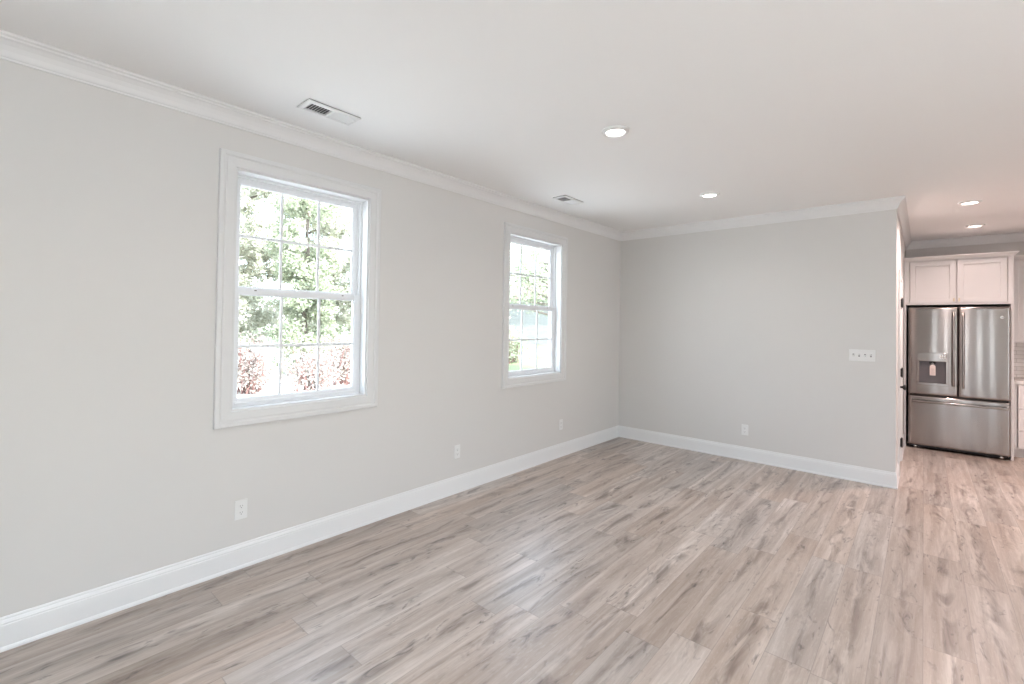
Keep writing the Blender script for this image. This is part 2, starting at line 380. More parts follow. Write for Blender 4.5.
# ------------------------------------------------------------------ windows in the left wall
CAS = [(0, 0), (0, .011), (.004, .0135), (.010, .0135), (.046, .0165), (.052, .0145), (.058, .0165), (.064, .022), (.084, .022), (.0885, .018), (.0885, 0)]
def left_window(name, y0, y1, label):
    yc = (y0 + y1) / 2
    w = empty(name, (0, yc, WZ0), label, 'window', kind='structure')
    P = lambda a, b, d: (d, a, b)
    bm = bmesh.new(); ring(bm, y0, y1, WZ0, WZ1, CAS, P); obj('casing', bm, 'trim', w)
    bm = bmesh.new(); ring(bm, y0, y1, WZ0, WZ1, [(0, 0), (-.012, 0), (-.012, -.155), (0, -.155)], P); obj('jamb', bm, 'trim', w)
    a0, a1, b0, b1 = y0 + .012, y1 - .012, WZ0 + .012, WZ1 - .012
    # vinyl frame with stepped tracks
    bm = bmesh.new(); ring(bm, a0, a1, b0, b1, [(0, -.078), (-.012, -.078), (-.012, -.098), (-.022, -.098), (-.022, -.125), (-.030, -.125), (-.030, -.15), (0, -.15)], P); obj('window_frame', bm, 'vinyl', w)
    fy0, fy1 = a0 + .013, a1 - .013
    zm = 1.674
    def sash(nm, s0, s1, z0, z1, xf, xb, st, top, bot, ncl):
        bm = bmesh.new()
        bx(bm, xb, xf, s0, s0 + st, z0, z1); bx(bm, xb, xf, s1 - st, s1, z0, z1)
        bx(bm, xb, xf, s0 + st, s1 - st, z0, z0 + bot); bx(bm, xb, xf, s0 + st, s1 - st, z1 - top, z1)
        # glazing bead
        g0, g1, h0, h1 = s0 + st, s1 - st, z0 + bot, z1 - top
        ring(bm, g0, g1, h0, h1, [(0, xf - .003), (-.007, xf - .010), (-.007, xb + .004), (0, xb + .002)], P)
        so = obj(nm, bm, 'vinyl', w, bevel=.0015)
        g0 += .006; g1 -= .006; h0 += .006; h1 -= .006
        xm = (xf + xb) / 2 - .003
        obj('glass', box(xm - .002, xm + .002, g0, g1, h0, h1), 'glass', so)
        mw = .009
        for k in (1, 2):
            ym = g0 + (g1 - g0) * k / 3; obj('muntin', box(xm - .006, xm + .006, ym - mw, ym + mw, h0, h1), 'vinyl', so, bevel=.003)
        hm = (h0 + h1) / 2
        obj('muntin', box(xm - .0055, xm + .0055, g0, g1, hm - mw, hm + mw), 'vinyl', so, bevel=.003)
        return so
    us = sash('upper_sash', fy0 + .008, fy1 - .008, zm - .012, b1 - .020, -.108, -.136, .030, .028, .034, 3)
    ls = sash('lower_sash', fy0, fy1, b0 + .012, zm + .012, -.080, -.106, .034, .034, .034, 3)
    # finger rail along the top of the lower sash, tilt latches, cam lock
    obj('lift_rail', box(-.081, -.072, fy0 + .02, fy1 - .02, b0 + .016, b0 + .028), 'vinyl', ls, bevel=.002)
    for yy in (fy0 + .13, fy1 - .13):
        bm = bmesh.new(); bx(bm, -.100, -.084, yy - .022, yy + .022, zm + .012, zm + .018)
        la = obj('tilt_latch', bm, 'vinyl', ls, bevel=.002)
        obj('latch_button', box(-.0835, -.0795, yy - .007, yy + .007, zm + .001, zm + .008), 'dark', la, bevel=.001)
    bm = bmesh.new(); bx(bm, -.104, -.082, yc - .028, yc + .028, zm + .012, zm + .019); cyl(bm, (-.093, yc, zm + .019), (0, 0, 1), .011, .009, .008, 16); bx(bm, -.097, -.089, yc - .005, yc + .034, zm + .024, zm + .030)
    obj('cam_lock', bm, 'vinyl', ls, bevel=.002)
    return w
left_window('window_1', *WIN[1], 'larger looking white double hung window nearer the camera, trees outside')
left_window('window_2', *WIN[2], 'white double hung window nearer the far corner, lawn outside')
left_window('window_3', *WIN[0], 'added white double hung window, unseen on the left wall behind the camera')

# ------------------------------------------------------------------ added front door, sidelights and right wall glazing, all unseen
PF = lambda a, b, d: (a, YF + d, b)
nwin = 4
for a, b, z0, z1 in FW:
    if z0 == 0: continue
    side = z0 < .5
    w = empty('window_%d' % nwin, ((a + b) / 2, YF, z0), ['', '', '', '', 'added narrow left sidelight of the unseen front door behind the camera', 'added narrow right sidelight of the unseen front door behind the camera'][nwin], 'window', kind='structure')
    nwin += 1
    bm = bmesh.new(); ring(bm, a, b, z0, z1, [(0, 0), (-.012, 0), (-.012, -.155), (0, -.155)], PF); obj('jamb', bm, 'trim', w)
    bm = bmesh.new(); ring(bm, a, b, z0, z1, CAS if not side else [(0, 0), (0, .012), (.05, .016), (.05, 0)], PF); obj('casing', bm, 'trim', w)
    bm = bmesh.new(); ring(bm, a + .012, b - .012, z0 + .012, z1 - .012, [(0, -.08), (-.045, -.08), (-.045, -.12), (0, -.12)], PF)
    if not side: bx(bm, a + .05, b - .05, YF - .12, YF - .08, (z0 + z1) / 2 - .025, (z0 + z1) / 2 + .025)
    obj('window_frame', bm, 'vinyl', w)
    obj('glass', box(a + .05, b - .05, YF - .102, YF - .098, z0 + .05, z1 - .05), 'glass', w)
d = empty('added_door_2', (4.04, YF, 0), 'added glazed white front door, unseen behind the camera', 'door', kind='structure')
bm = bmesh.new(); ring(bm, 3.93, 4.15, .45, 1.95, [(0, -.02), (.155, -.02), (.155, -.064), (0, -.064)], PF); bx(bm, 3.635, 3.777, YF - .064, YF - .02, .295, 2.085); bx(bm, 4.303, 4.445, YF - .064, YF - .02, .295, 2.085); bx(bm, 3.635, 4.445, YF - .064, YF - .02, .012, .295); obj('door_leaf', bm, 'trim', d)  # narrow glass shaped to reflect as an upright streak in the refrigerator
obj('glass', box(3.93, 4.15, YF - .045, YF - .04, .45, 1.95), 'glass', d)
bm = bmesh.new(); arch(bm, 3.62, 4.46, 0, 2.1, [(0, 0), (0, .012), (.05, .016), (.05, 0)], PF); obj('casing', bm, 'trim', d)
bm = bmesh.new(); cyl(bm, (4.40, YF - .02, .95), (0, 1, 0), .03, .03, .008); lathe(bm, (4.40, YF - .012, .95), (0, 1, 0), [(.011, 0), (.011, .03), (.026, .042), (.028, .055), (.018, .066)]); obj('door_knob', bm, 'black', d, True)

PR_ = lambda a, b, d: (XR - d, a, b)
for a, b, z0, z1 in RW:
    w = empty('window_%d' % nwin, (XR, (a + b) / 2, z0), 'added wide glazed patio door, unseen in the right wall behind the camera' if a < -5 else 'added tall window, unseen in the right wall nearer the kitchen', 'window', kind='structure'); nwin += 1
    bm = bmesh.new(); ring(bm, a, b, z0, z1, [(0, 0), (-.012, 0), (-.012, -.155), (0, -.155)], PR_); obj('jamb', bm, 'trim', w)
    bm = bmesh.new(); ring(bm, a, b, z0, z1, [(0, 0), (0, .012), (.05, .016), (.05, 0)] if z0 < .3 else CAS, PR_); obj('casing', bm, 'trim', w)
    bm = bmesh.new(); ring(bm, a + .012, b - .012, z0 + .012, z1 - .012, [(0, -.08), (-.05, -.08), (-.05, -.12), (0, -.12)], PR_)
    if z0 < .3:
        for q in (.25, .5, .75): bx(bm, XR + .08, XR + .12, a + (b - a) * q - .04, a + (b - a) * q + .04, z0 + .06, z1 - .06)
    else: bx(bm, XR + .08, XR + .12, a + .06, b - .06, (z0 + z1) / 2 - .025, (z0 + z1) / 2 + .025)
    obj('window_frame', bm, 'vinyl', w)
    obj('glass', box(XR + .098, XR + .102, a + .05, b - .05, z0 + .05, z1 - .05), 'glass', w)

# sky portals guide the daylight through the openings
for i, (x, y, z, sx, sz, rot) in enumerate([((a + b) / 2, YF - T - .02, (z0 + z1) / 2, b - a, z1 - z0, (math.radians(90), 0, 0)) for a, b, z0, z1 in FW] +
                                      [(-T - .02, (a + b) / 2, (WZ0 + WZ1) / 2, b - a, WZ1 - WZ0, (math.radians(90), 0, math.radians(-90))) for a, b in WIN] +
                                      [(XR + T + .02, (a + b) / 2, (z0 + z1) / 2, b - a, z1 - z0, (math.radians(90), 0, math.radians(90))) for a, b, z0, z1 in RW]):
    l = bpy.data.lights.new('sky_portal', 'AREA'); l.shape = 'RECTANGLE'; l.size = sx; l.size_y = sz; l.cycles.is_portal = True
    o = bpy.data.objects.new('sky_portal', l); COL.objects.link(o); o.location = (x, y, z); o.rotation_euler = rot

# ------------------------------------------------------------------ door in the short side wall
PS = lambda a, b, d: (L + d, a, b)
d = empty('door_1', (L, (DY0 + DY1) / 2, 0), 'white closet door with black hinges and knob beside the refrigerator', 'door', kind='structure')
DCAS = [(0, 0), (0, .010), (.004, .012), (.04, .014), (.046, .0125), (.050, .017), (.066, .017), (.07, .014), (.07, 0)]
bm = bmesh.new(); arch(bm, DY0, DY1, 0, DZ, DCAS, PS); obj('casing', bm, 'trim', d)
bm = bmesh.new(); bx(bm, L - .12, L - .001, DY0, DY0 + .012, 0, DZ); bx(bm, L - .12, L - .001, DY1 - .012, DY1, 0, DZ); bx(bm, L - .12, L - .001, DY0 + .012, DY1 - .012, DZ - .012, DZ); obj('jamb', bm, 'trim', d)
ly0, ly1 = DY0 + .015, DY1 - .015
bm = bmesh.new()
bx(bm, L - .037, L - .010, ly0, ly1, .012, DZ - .015)
for z0, z1 in ((.13, .86), (1.0, 1.92)):
    bx(bm, L - .012, L - .004, ly0 + .15, ly1 - .15, z0 + .04, z1 - .04)
bx(bm, L - .012, L - .002, ly0, ly0 + .11, .012, DZ - .015); bx(bm, L - .012, L - .002, ly1 - .11, ly1, .012, DZ - .015)
for z0, z1 in ((.012, .13), (.86, 1.0), (1.92, DZ - .015)): bx(bm, L - .012, L - .002, ly0 + .11, ly1 - .11, z0, z1)
leaf = obj('door_leaf', bm, 'trim', d, bevel=.002)
for z in (.213, 1.006, 1.80):
    bm = bmesh.new(); cyl(bm, (L + .012, DY1 - .006, z - .05), (0, 0, 1), .0075, .0075, .10, 12); cyl(bm, (L + .012, DY1 - .006, z + .05), (0, 0, 1), .005, .0035, .008, 12); cyl(bm, (L + .012, DY1 - .006, z - .05), (0, 0, -1), .005, .0035, .008, 12)
    bx(bm, L - .004, L + .008, DY1 - .035, DY1 - .008, z - .045, z + .045)
    obj('hinge', bm, 'black', d)
bm = bmesh.new(); lathe(bm, (L - .002, DY0 + .075, .90), (1, 0, 0), [(.032, 0), (.032, .005), (.026, .009), (.011, .012), (.011, .034), (.022, .040), (.028, .050), (.028, .058), (.02, .066), (.006, .069)], 24)
obj('door_knob', bm, 'black', leaf, True)

# ------------------------------------------------------------------ outlets, switches, vents, ceiling lights
def outlet(loc, rotz, label):
    o = empty('wall_outlet', loc, label, 'outlet', 'white duplex outlets low on the walls'); o.rotation_euler = (0, 0, rotz)
    def child(nm, bm, m, par=None, **k):
        c = obj(nm, bm, m, None, **k); c.parent = par or o; return c
    pl = child('cover_plate', box(-.035, .035, -.006, 0, -.0585, .0585), 'plate', bevel=.003)
    for s in (1, -1):
        zc = s * .0195
        bm = bmesh.new(); n = 20; va = []; vb = []
        for i in range(n):
            a = 2 * math.pi * i / n; xx = .0172 * math.cos(a); zz = max(-.0135, min(.0135, .0172 * math.sin(a)))
            va.append(bm.verts.new((xx, -.005, zc + zz))); vb.append(bm.verts.new((xx, -.0085, zc + zz)))
        for i in range(n): bm.faces.new((va[i], va[(i + 1) % n], vb[(i + 1) % n], vb[i]))
        bm.faces.new(va); bm.faces.new(vb)
        rc = child('receptacle', bm, 'plate', pl)
        bm = bmesh.new(); bx(bm, -.0075, -.0052, -.0092, -.0080, zc - .001, zc + .007); bx(bm, .0052, .0075, -.0092, -.0080, zc, zc + .006); cyl(bm, (0, -.0080, zc - .0075), (0, -1, 0), .0028, .0028, .0012, 10)
        child('slots', bm, 'slot', rc)
    bm = bmesh.new(); lathe(bm, (0, -.0058, 0), (0, -1, 0), [(.0035, 0), (.0033, .001), (.002, .0015)], 12); child('screw', bm, 'plate', pl)
    return o
outlet((0, -4.655, .352), math.radians(90), 'white outlet low on left wall, below the window nearer the camera')
outlet((0, -2.915, .361), math.radians(90), 'white outlet low on left wall, between the two windows')
outlet((0, -1.345, .361), math.radians(90), 'white outlet low on left wall, under far edge of the farther window')
outlet((1.578, 0, .340), 0, 'white outlet low on the plain back wall')

sw = empty('light_switch', (2.635, 0, 1.237), 'white four gang toggle switch plate on the back wall near the kitchen opening', 'light switch')
obj('cover_plate', box(2.635 - .104, 2.635 + .104, -.006, 0, 1.237 - .057, 1.237 + .057), 'plate', sw, bevel=.003)
for k in range(4):
    xs = 2.635 + (k - 1.5) * .046
    bm = bmesh.new(); bx(bm, xs - .0065, xs + .0065, -.0068, -.005, 1.237 - .0135, 1.237 + .0135); so = obj('toggle_slot', bm, 'slot', sw)
    bm = bmesh.new(); v = bx(bm, xs - .0045, xs + .0045, -.020, -.006, 1.237 - .004, 1.237 + .006)
    for q in v:
        if q.co.y < -.01: q.co.z += (.008 if k % 2 else -.012)
    obj('toggle', bm, 'plate', so, bevel=.001)
    for zz in (-.03, .03):
        bm = bmesh.new(); lathe(bm, (xs, -.0058, 1.237 + zz), (0, -1, 0), [(.0032, 0), (.003, .001), (.002, .0014)], 10); obj('screw', bm, 'plate', sw)

def vent(xc, yc, label):
    o = empty('ceiling_vent', (xc, yc, H), label, 'air vent', 'white ceiling vents above the windows')
    ox, oy = .050, .138
    P = lambda a, b, d_: (xc + a, yc + b, H - d_)
    bm = bmesh.new(); ring(bm, -ox, ox, -oy, oy, [(0, .003), (0, .014), (.004, .015), (.020, .012), (.0255, .008), (.0255, .0048), (.004, .003)], P)
    bx(bm, xc - ox, xc + ox, yc - .007, yc + .007, H - .013, H - .002)
    obj('vent_frame', bm, 'plate', o)
    obj('duct_shade', box(xc - ox - .022, xc + ox + .022, yc - oy - .022, yc + oy + .022, H - .0035, H - .0003), 'dark', o)  # dark sheet painted for shade in the duct and the gap round the frame
    for bank in (-1, 1):
        for k in range(8):
            yy = yc + bank * (.016 + .0162 * k)
            # slats of the near bank lean away from the far bank
            tl = -.0072 * bank
            bm = bmesh.new()
            a = [(xc - ox, yy - tl, H - .0135), (xc + ox, yy - tl, H - .0135), (xc + ox, yy + tl, H - .003), (xc - ox, yy + tl, H - .003)]
            v1 = [bm.verts.new(p) for p in a]; v2 = [bm.verts.new((p[0], p[1] + .0012, p[2])) for p in a]
            bm.faces.new(v1); bm.faces.new(v2[::-1])
            for i in range(4): bm.faces.new((v1[i], v1[(i + 1) % 4], v2[(i + 1) % 4], v2[i]))
            obj('slat', bm, 'plate', o)
    bm = bmesh.new(); bx(bm, xc + .02, xc + .032, yc + oy + .006, yc + oy + .010, H - .020, H - .011); obj('damper_lever', bm, 'plate', o)
    for s in (-1, 1):
        bm = bmesh.new(); lathe(bm, (xc, yc + s * (oy + .013), H - .0115), (0, 0, -1), [(.004, 0), (.0035, .001), (.002, .0014)], 10); obj('screw', bm, 'plate', o)
vent(.425, -4.363, 'white slotted vent in ceiling above the window nearer the camera')
vent(.425, -1.865, 'white slotted vent in ceiling above the window nearer the far corner')

def downlight(x, y, label, warm=False, power=3):
    o = empty('ceiling_light', (x, y, H), label, 'ceiling light', 'recessed ceiling lights')
    bm = bmesh.new(); lathe(bm, (x, y, H), (0, 0, -1), [(.057, .003), (.059, .012), (.064, .0165), (.078, .014), (.086, .007), (.087, .003), (.087, 0), (.057, 0), (.057, .003)], 40, False); obj('trim_ring', bm, 'plate', o, True)
    bm = bmesh.new(); lathe(bm, (x, y, H), (0, 0, -1), [(.0565, .001), (.0565, .006), (.045, .0085), (.02, .0095)], 40); obj('lens', bm, 'lensk' if warm else 'lens', o, True)
    l = bpy.data.lights.new('downlight_lamp', 'AREA'); l.shape = 'DISK'; l.size = .12; l.energy = power; l.color = (1, .79, .74) if warm else (1, .97, .94); l.spread = math.radians(150)
    lo = bpy.data.objects.new('lamp', l); COL.objects.link(lo); lo.location = (0, 0, -.019); lo.parent = o
downlight(1.60, -3.05, 'lit recessed ceiling light, largest of the four in view', power=3)
downlight(1.57, -1.20, 'lit recessed ceiling light between the largest one and the back wall', power=3)
downlight(3.42, .59, 'lit recessed ceiling light at kitchen entrance, nearer of the two there', True, 24)
downlight(3.54, 2.03, 'lit recessed ceiling light just in front of the kitchen cabinets', True, 1.8)
for x, y in ((1.6, -4.9), (4.6, -1.2), (4.6, -3.05), (4.6, -4.9)): downlight(x, y, 'added recessed ceiling light, unseen outside the frame of view', power=3)  # added out of view to light the room
downlight(5.2, .59, 'added recessed kitchen light, unseen outside the frame of view', True, 26)  # added out of view to brighten the kitchen

# ------------------------------------------------------------------ kitchen
def shaker(bm, x0, x1, z0, z1, yf, th=.02, rail=.057):
    """shaker panel facing -y with its face at yf"""
    P = lambda a, b, d_: (a, yf - d_, b)
    ring(bm, x0 + rail, x1 - rail, z0 + rail, z1 - rail, [(0, -th), (0, -.0075), (.0015, -.001), (.003, 0), (rail - .002, 0), (rail, -.002), (rail, -th)], P)
    bx(bm, x0 + rail - .001, x1 - rail + .001, yf + .0085, yf + th, z0 + rail - .001, z1 - rail + .001)
def pull(x, z, yf, par, vertical=True):
    bm = bmesh.new()
    lathe(bm, (x, yf, z), (0, -1, 0), [(.006, 0), (.006, .002), (.004, .004), (.004, .020)], 12)
    if vertical: bx(bm, x - .0065, x + .0065, yf - .029, yf - .019, z - .020, z + .020)
    else: bx(bm, x - .06, x + .06, yf - .029, yf - .019, z - .006, z + .006)
    return obj('knob', bm, 'brass', par, bevel=.002)
PR = 3.872
YC = 2.20
c = empty('refrigerator_cabinet', (3.385, YC, 0), 'white cabinet surround with two doors above the stainless refrigerator', 'cabinet')
bm = bmesh.new(); bx(bm, L + .004, PR, YC + .021, YK - .002, 1.815, 2.372); obj('cabinet_body', bm, 'cab', c)
bm = bmesh.new(); bx(bm, L + .004, 2.948, YC, YC + .02, 1.814, 2.372); bx(bm, 3.826, PR, YC, YC + .02, 1.814, 2.372); bx(bm, 2.948, 3.826, YC, YC + .02, 1.814, 1.832); obj('face_frame', bm, 'cab', c, bevel=.001)
for x0, x1, kx in ((2.953, 3.3835, 3.3645), (3.3945, 3.821, 3.4125)):
    bm = bmesh.new(); shaker(bm, x0, x1, 1.835, 2.364, YC - .003, .02); dd = obj('cabinet_door', bm, 'cab', c); pull(kx, 1.872, YC - .003, dd)
bm = bmesh.new(); bx(bm, L + .004, 2.918, YC, YK - .002, 0.0, 1.813); obj('side_panel', bm, 'cab', c, bevel=.001)
bm = bmesh.new(); bx(bm, 3.848, PR, YC, YK - .002, 0.0, 1.813); obj('side_panel', bm, 'cab', c, bevel=.001)
CCR = [(0, 0), (.010, 0), (.012, .012), (.018, .020), (.030, .036), (.040, .044), (.042, .054), (0, .054)]
bm = bmesh.new(); run(bm, (L + .004, YC), (PR, YC), (0, -1), (1, -1), CCR, 2.370); run(bm, (PR, YC), (PR, YK - .002), (1, -1), (1, 0), CCR, 2.370); bx(bm, L + .004, PR, YC, YK - .002, 2.373, 2.42); obj('cornice', bm, 'cab', c)

# refrigerator ------------------------------------------------------
FX0, FX1, FY = 2.941, 3.842, 2.12
fr = empty('refrigerator', ((FX0 + FX1) / 2, FY + .4, 0), 'stainless steel french door refrigerator with bottom freezer under white cabinets', 'refrigerator')
bm = bmesh.new(); bx(bm, FX0 + .012, FX1 - .012, FY + .085, YK - .06, .035, 1.765); obj('fridge_body', bm, 'body', fr, bevel=.004)
def pillow(bm, x0, x1, z0, z1, yf, yb, holes=None, extra_x=(), extra_z=()):
    """door slab with softly bowed front; holes=(hx0,hx1,hz0,hz1) is cut out"""
    def lin(a, b, n): return [a + (b - a) * i / n for i in range(n + 1)]
    def edges(a, b, ex, n):
        s = {round(q, 5) for q in lin(a, b, n)} | {round(q, 5) for q in ex} | {round(a + (b - a) * e, 5) for e in (.006, .015, .03, .055, .09)} | {round(b - (b - a) * e, 5) for e in (.006, .015, .03, .055, .09)}
        return sorted(s)
    xs = edges(x0, x1, extra_x, 18); zs = edges(z0, z1, extra_z, 24)
    def dep(x, z):
        u = abs(2 * (x - x0) / (x1 - x0) - 1); v = abs(2 * (z - z0) / (z1 - z0) - 1)
        rx = min(x - x0, x1 - x); rz = min(z - z0, z1 - z)
        q = .0045 * u ** 2 + .002 * v ** 4
        for r_ in (rx, rz):
            if r_ < .014: q += .014 - math.sqrt(max(0, .014 ** 2 - (.014 - r_) ** 2))
        return yf + min(q, .018)
    V = {}
    for x in xs:
        for z in zs: V[x, z] = bm.verts.new((x, dep(x, z), z))
    inh = lambda x, z: holes and holes[0] - 1e-4 < x < holes[1] + 1e-4 and holes[2] - 1e-4 < z < holes[3] + 1e-4
    for a, b in zip(xs, xs[1:]):
        for e, f in zip(zs, zs[1:]):
            if inh((a + b) / 2, (e + f) / 2): continue
            bm.faces.new((V[a, e], V[b, e], V[b, f], V[a, f]))
    per = [(x, zs[0]) for x in xs] + [(xs[-1], z) for z in zs[1:]] + [(x, zs[-1]) for x in xs[-2::-1]] + [(xs[0], z) for z in zs[-2:0:-1]]
    back = [bm.verts.new((x, yb, z)) for x, z in per]
    for i in range(len(per)):
        j = (i + 1) % len(per); bm.faces.new((V[per[i]], V[per[j]], back[j], back[i]))
    bm.faces.new(back)
    if holes:
        hx = [x for x in xs if holes[0] - 1e-4 < x < holes[1] + 1e-4]; hz = [z for z in zs if holes[2] - 1e-4 < z < holes[3] + 1e-4]
        hp = [(x, hz[0]) for x in hx] + [(hx[-1], z) for z in hz[1:]] + [(x, hz[-1]) for x in hx[-2::-1]] + [(hx[0], z) for z in hz[-2:0:-1]]
        hb = [bm.verts.new((x, yf + .055, z)) for x, z in hp]
        for i in range(len(hp)):
            j = (i + 1) % len(hp); bm.faces.new((V[hp[i]], V[hp[j]], hb[j], hb[i]))
    V2 = [v for v in bm.verts if not v.link_faces]
    for v in V2: bm.verts.remove(v)
HX0, HX1, HZ0, HZ1 = 3.046, 3.292, .838, 1.106
XS = 3.402
bm = bmesh.new(); pillow(bm, FX0, XS - .004, .686, 1.779, FY, FY + .085, (HX0, HX1, HZ0, HZ1), (HX0, HX1), (HZ0, HZ1)); ld = obj('left_door', bm, 'steel', fr, True)
bm = bmesh.new(); pillow(bm, XS + .004, FX1, .686, 1.779, FY, FY + .085); rd = obj('right_door', bm, 'steel', fr, True)
bm = bmesh.new(); pillow(bm, FX0, FX1, .052, .668, FY, FY + .085); fd = obj('freezer_drawer', bm, 'steel', fr, True)
for o_ in (ld, rd, fd):
    sm = o_.modifiers.new('edges', 'EDGE_SPLIT'); sm.split_angle = math.radians(50)
obj('door_gasket', box(FX0 + .014, FX1 - .014, FY + .03, FY + .088, .66, .692), 'blackp', fr)
obj('door_gasket', box(XS - .02, XS + .02, FY + .05, FY + .088, .69, 1.77), 'blackp', fr)
obj('toe_grille', box(FX0 + .015, FX1 - .015, FY + .06, FY + .10, .022, .056), 'blackp', fr)
for x in (FX0 + .07, FX1 - .07):
    bm = bmesh.new(); cyl(bm, (x, FY + .075, 0), (0, 0, 1), .022, .018, .04, 20); obj('foot', bm, 'chrome', fr, True)
for x0, x1 in ((FX0 + .012, FX0 + .11), (FX1 - .11, FX1 - .012)):
    obj('hinge_cover', box(x0, x1, FY + .02, FY + .16, 1.766, 1.786), 'blackp', fr, bevel=.004)
def vbar(x, z0, z1, par):
    bm = bmesh.new(); n = 14; w = .0125
    pr_ = []
    for i in range(n + 1):
        t_ = i / n; z = z0 + (z1 - z0) * t_; off = .043 + .018 * (1 - (2 * t_ - 1) ** 2); pr_.append((z, off))
    rings = []
    for z, off in pr_:
        rings.append([bm.verts.new((x + dx, FY - off + dy, z)) for dx, dy in ((-w, .006), (-w, -.002), (-w * .6, -.008), (w * .6, -.008), (w, -.002), (w, .006))])
    for a, b in zip(rings, rings[1:]):
        for i in range(6): bm.faces.new((a[i], a[(i + 1) % 6], b[(i + 1) % 6], b[i]))
    bm.faces.new(rings[0][::-1]); bm.faces.new(rings[-1])
    for z in (z0 + .02, z1 - .02): bx(bm, x - .009, x + .009, FY - .044, FY + .004, z - .016, z + .016)
    return obj('handle', bm, 'steel', par, True, bevel=.002)
for o_ in (vbar(3.360, .815, 1.715, ld), vbar(3.446, .80, 1.715, rd)):
    o_.modifiers.new('edges', 'EDGE_SPLIT').split_angle = math.radians(35)
bm = bmesh.new(); n = 16; rings = []
for i in range(n + 1):
    x = 2.975 + (3.822 - 2.975) * i / n; off = .043 + .014 * (1 - (2 * i / n - 1) ** 2)
    rings.append([bm.verts.new((x, FY - off + dy, .603 + dz)) for dz, dy in ((-.014, .006), (-.014, -.002), (-.008, -.008), (.008, -.008), (.014, -.002), (.014, .006))])
for a, b in zip(rings, rings[1:]):
    for i in range(6): bm.faces.new((a[i], a[(i + 1) % 6], b[(i + 1) % 6], b[i]))
bm.faces.new(rings[0][::-1]); bm.faces.new(rings[-1])
for x in (2.998, 3.80): bx(bm, x - .016, x + .016, FY - .044, FY + .004, .594, .612)
obj('handle', bm, 'steel', fd, True, bevel=.002).modifiers.new('edges', 'EDGE_SPLIT').split_angle = math.radians(35)
# dispenser
bm = bmesh.new(); P = lambda a, b, d_: (a, FY - d_, b); ring(bm, HX0, HX1, HZ0, HZ1, [(0, -.012), (0, .003), (.003, .005), (.020, .004), (.022, 0), (.022, -.012)], P); obj('dispenser_bezel', bm, 'steel', ld)
bm = bmesh.new(); bx(bm, 3.024, 3.314, FY - .007, FY + .006, 1.108, 1.214); dp = obj('dispenser_panel', bm, 'steel', ld, bevel=.003)
for k in range(3): obj('display_mark', box(3.235 + k * .022, 3.246 + k * .022, FY - .0078, FY - .0065, 1.15, 1.185), 'plate', dp)
bm = bmesh.new(); bx(bm, HX0 + .0, HX1, FY + .055, FY + .060, HZ0, HZ1); obj('dispenser_recess', bm, 'recess', ld)
bm = bmesh.new(); bx(bm, HX0 - .02, HX1 + .022, FY - .016, FY + .055, .806, HZ0 + .002); obj('drip_tray', bm, 'steel', ld, bevel=.003)
bm = bmesh.new(); bx(bm, 3.14, 3.20, FY + .027, FY + .055, 1.075, 1.107); cyl(bm, (3.17, FY + .041, 1.076), (0, 0, -1), .012, .009, .022, 14); obj('dispenser_nozzle', bm, 'blackp', ld, bevel=.002)
bm = bmesh.new(); v = bx(bm, 3.145, 3.20, FY + .048, FY + .054, .93, 1.07); obj('dispenser_paddle', bm, 'recess', ld, bevel=.003)
# round maker's badge with its monogram, and the small word on the drawer
def text(body, size, loc, m, par, ext=.0006):
    cu = bpy.data.curves.new('lettering', 'FONT'); cu.body = body; cu.size = size; cu.extrude = ext; cu.align_x = 'CENTER'; cu.align_y = 'CENTER'
    o_ = bpy.data.objects.new('lettering', cu); COL.objects.link(o_); bpy.context.view_layer.update()
    me = bpy.data.meshes.new_from_object(o_.evaluated_get(bpy.context.evaluated_depsgraph_get())); COL.objects.unlink(o_); bpy.data.objects.remove(o_)
    me.transform(Matrix.Translation(loc) @ Matrix.Rotation(math.radians(90), 4, 'X')); me.materials.clear(); me.materials.append(MT[m])
    n_ = bpy.data.objects.new('lettering', me); COL.objects.link(n_); n_.parent = par; n_.matrix_parent_inverse = Matrix.Translation(-_abs(par)); return n_
bm = bmesh.new(); lathe(bm, (3.772, FY + .006, 1.655), (0, -1, 0), [(.017, 0), (.017, .006), (.0155, .0075), (.014, .0068)], 28); bd = obj('badge', bm, 'badge', rd, True); bd['label'] = 'small round bright badge'
text('GE', .018, (3.772, FY - .0012, 1.655), 'blackp', bd)

# paper tag hung in the dispenser
tg = empty('paper_tag', (3.172, FY + .018, .965), 'small pale paper tag hanging by a string in the refrigerator water dispenser', 'tag')
bm = bmesh.new(); prf = [(-.027, 0), (.027, 0), (.027, .112), (.014, .130), (-.014, .130), (-.027, .112)]
a = [bm.verts.new((3.172 + x, FY + .012 + z * .06, .932 + z)) for x, z in prf]; b = [bm.verts.new((3.172 + x, FY + .0128 + z * .06, .932 + z)) for x, z in prf]
bm.faces.new(a); bm.faces.new(b[::-1])
for i in range(6): bm.faces.new((a[i], a[(i + 1) % 6], b[(i + 1) % 6], b[i]))
pt = obj('card', bm, 'paper', tg)
bm = bmesh.new()
for k, (w_, z) in enumerate(((.036, .945), (.030, .958), (.038, .971), (.026, .984), (.034, .997), (.030, 1.010))):
    yv = FY + .0114 + (z - .932) * .06; bx(bm, 3.172 - w_ / 2, 3.172 + w_ / 2, yv, yv + .0008, z, z + .004)
obj('print', bm, 'paperink', pt)
bm = bmesh.new(); tube(bm, [(3.172, FY + .018, 1.055), (3.166, FY + .020, 1.068), (3.164, FY + .022, 1.080), (3.172, FY + .019, 1.088), (3.180, FY + .022, 1.080), (3.177, FY + .020, 1.066), (3.172, FY + .018, 1.055)], .0018, 6); obj('string', bm, 'string', tg)

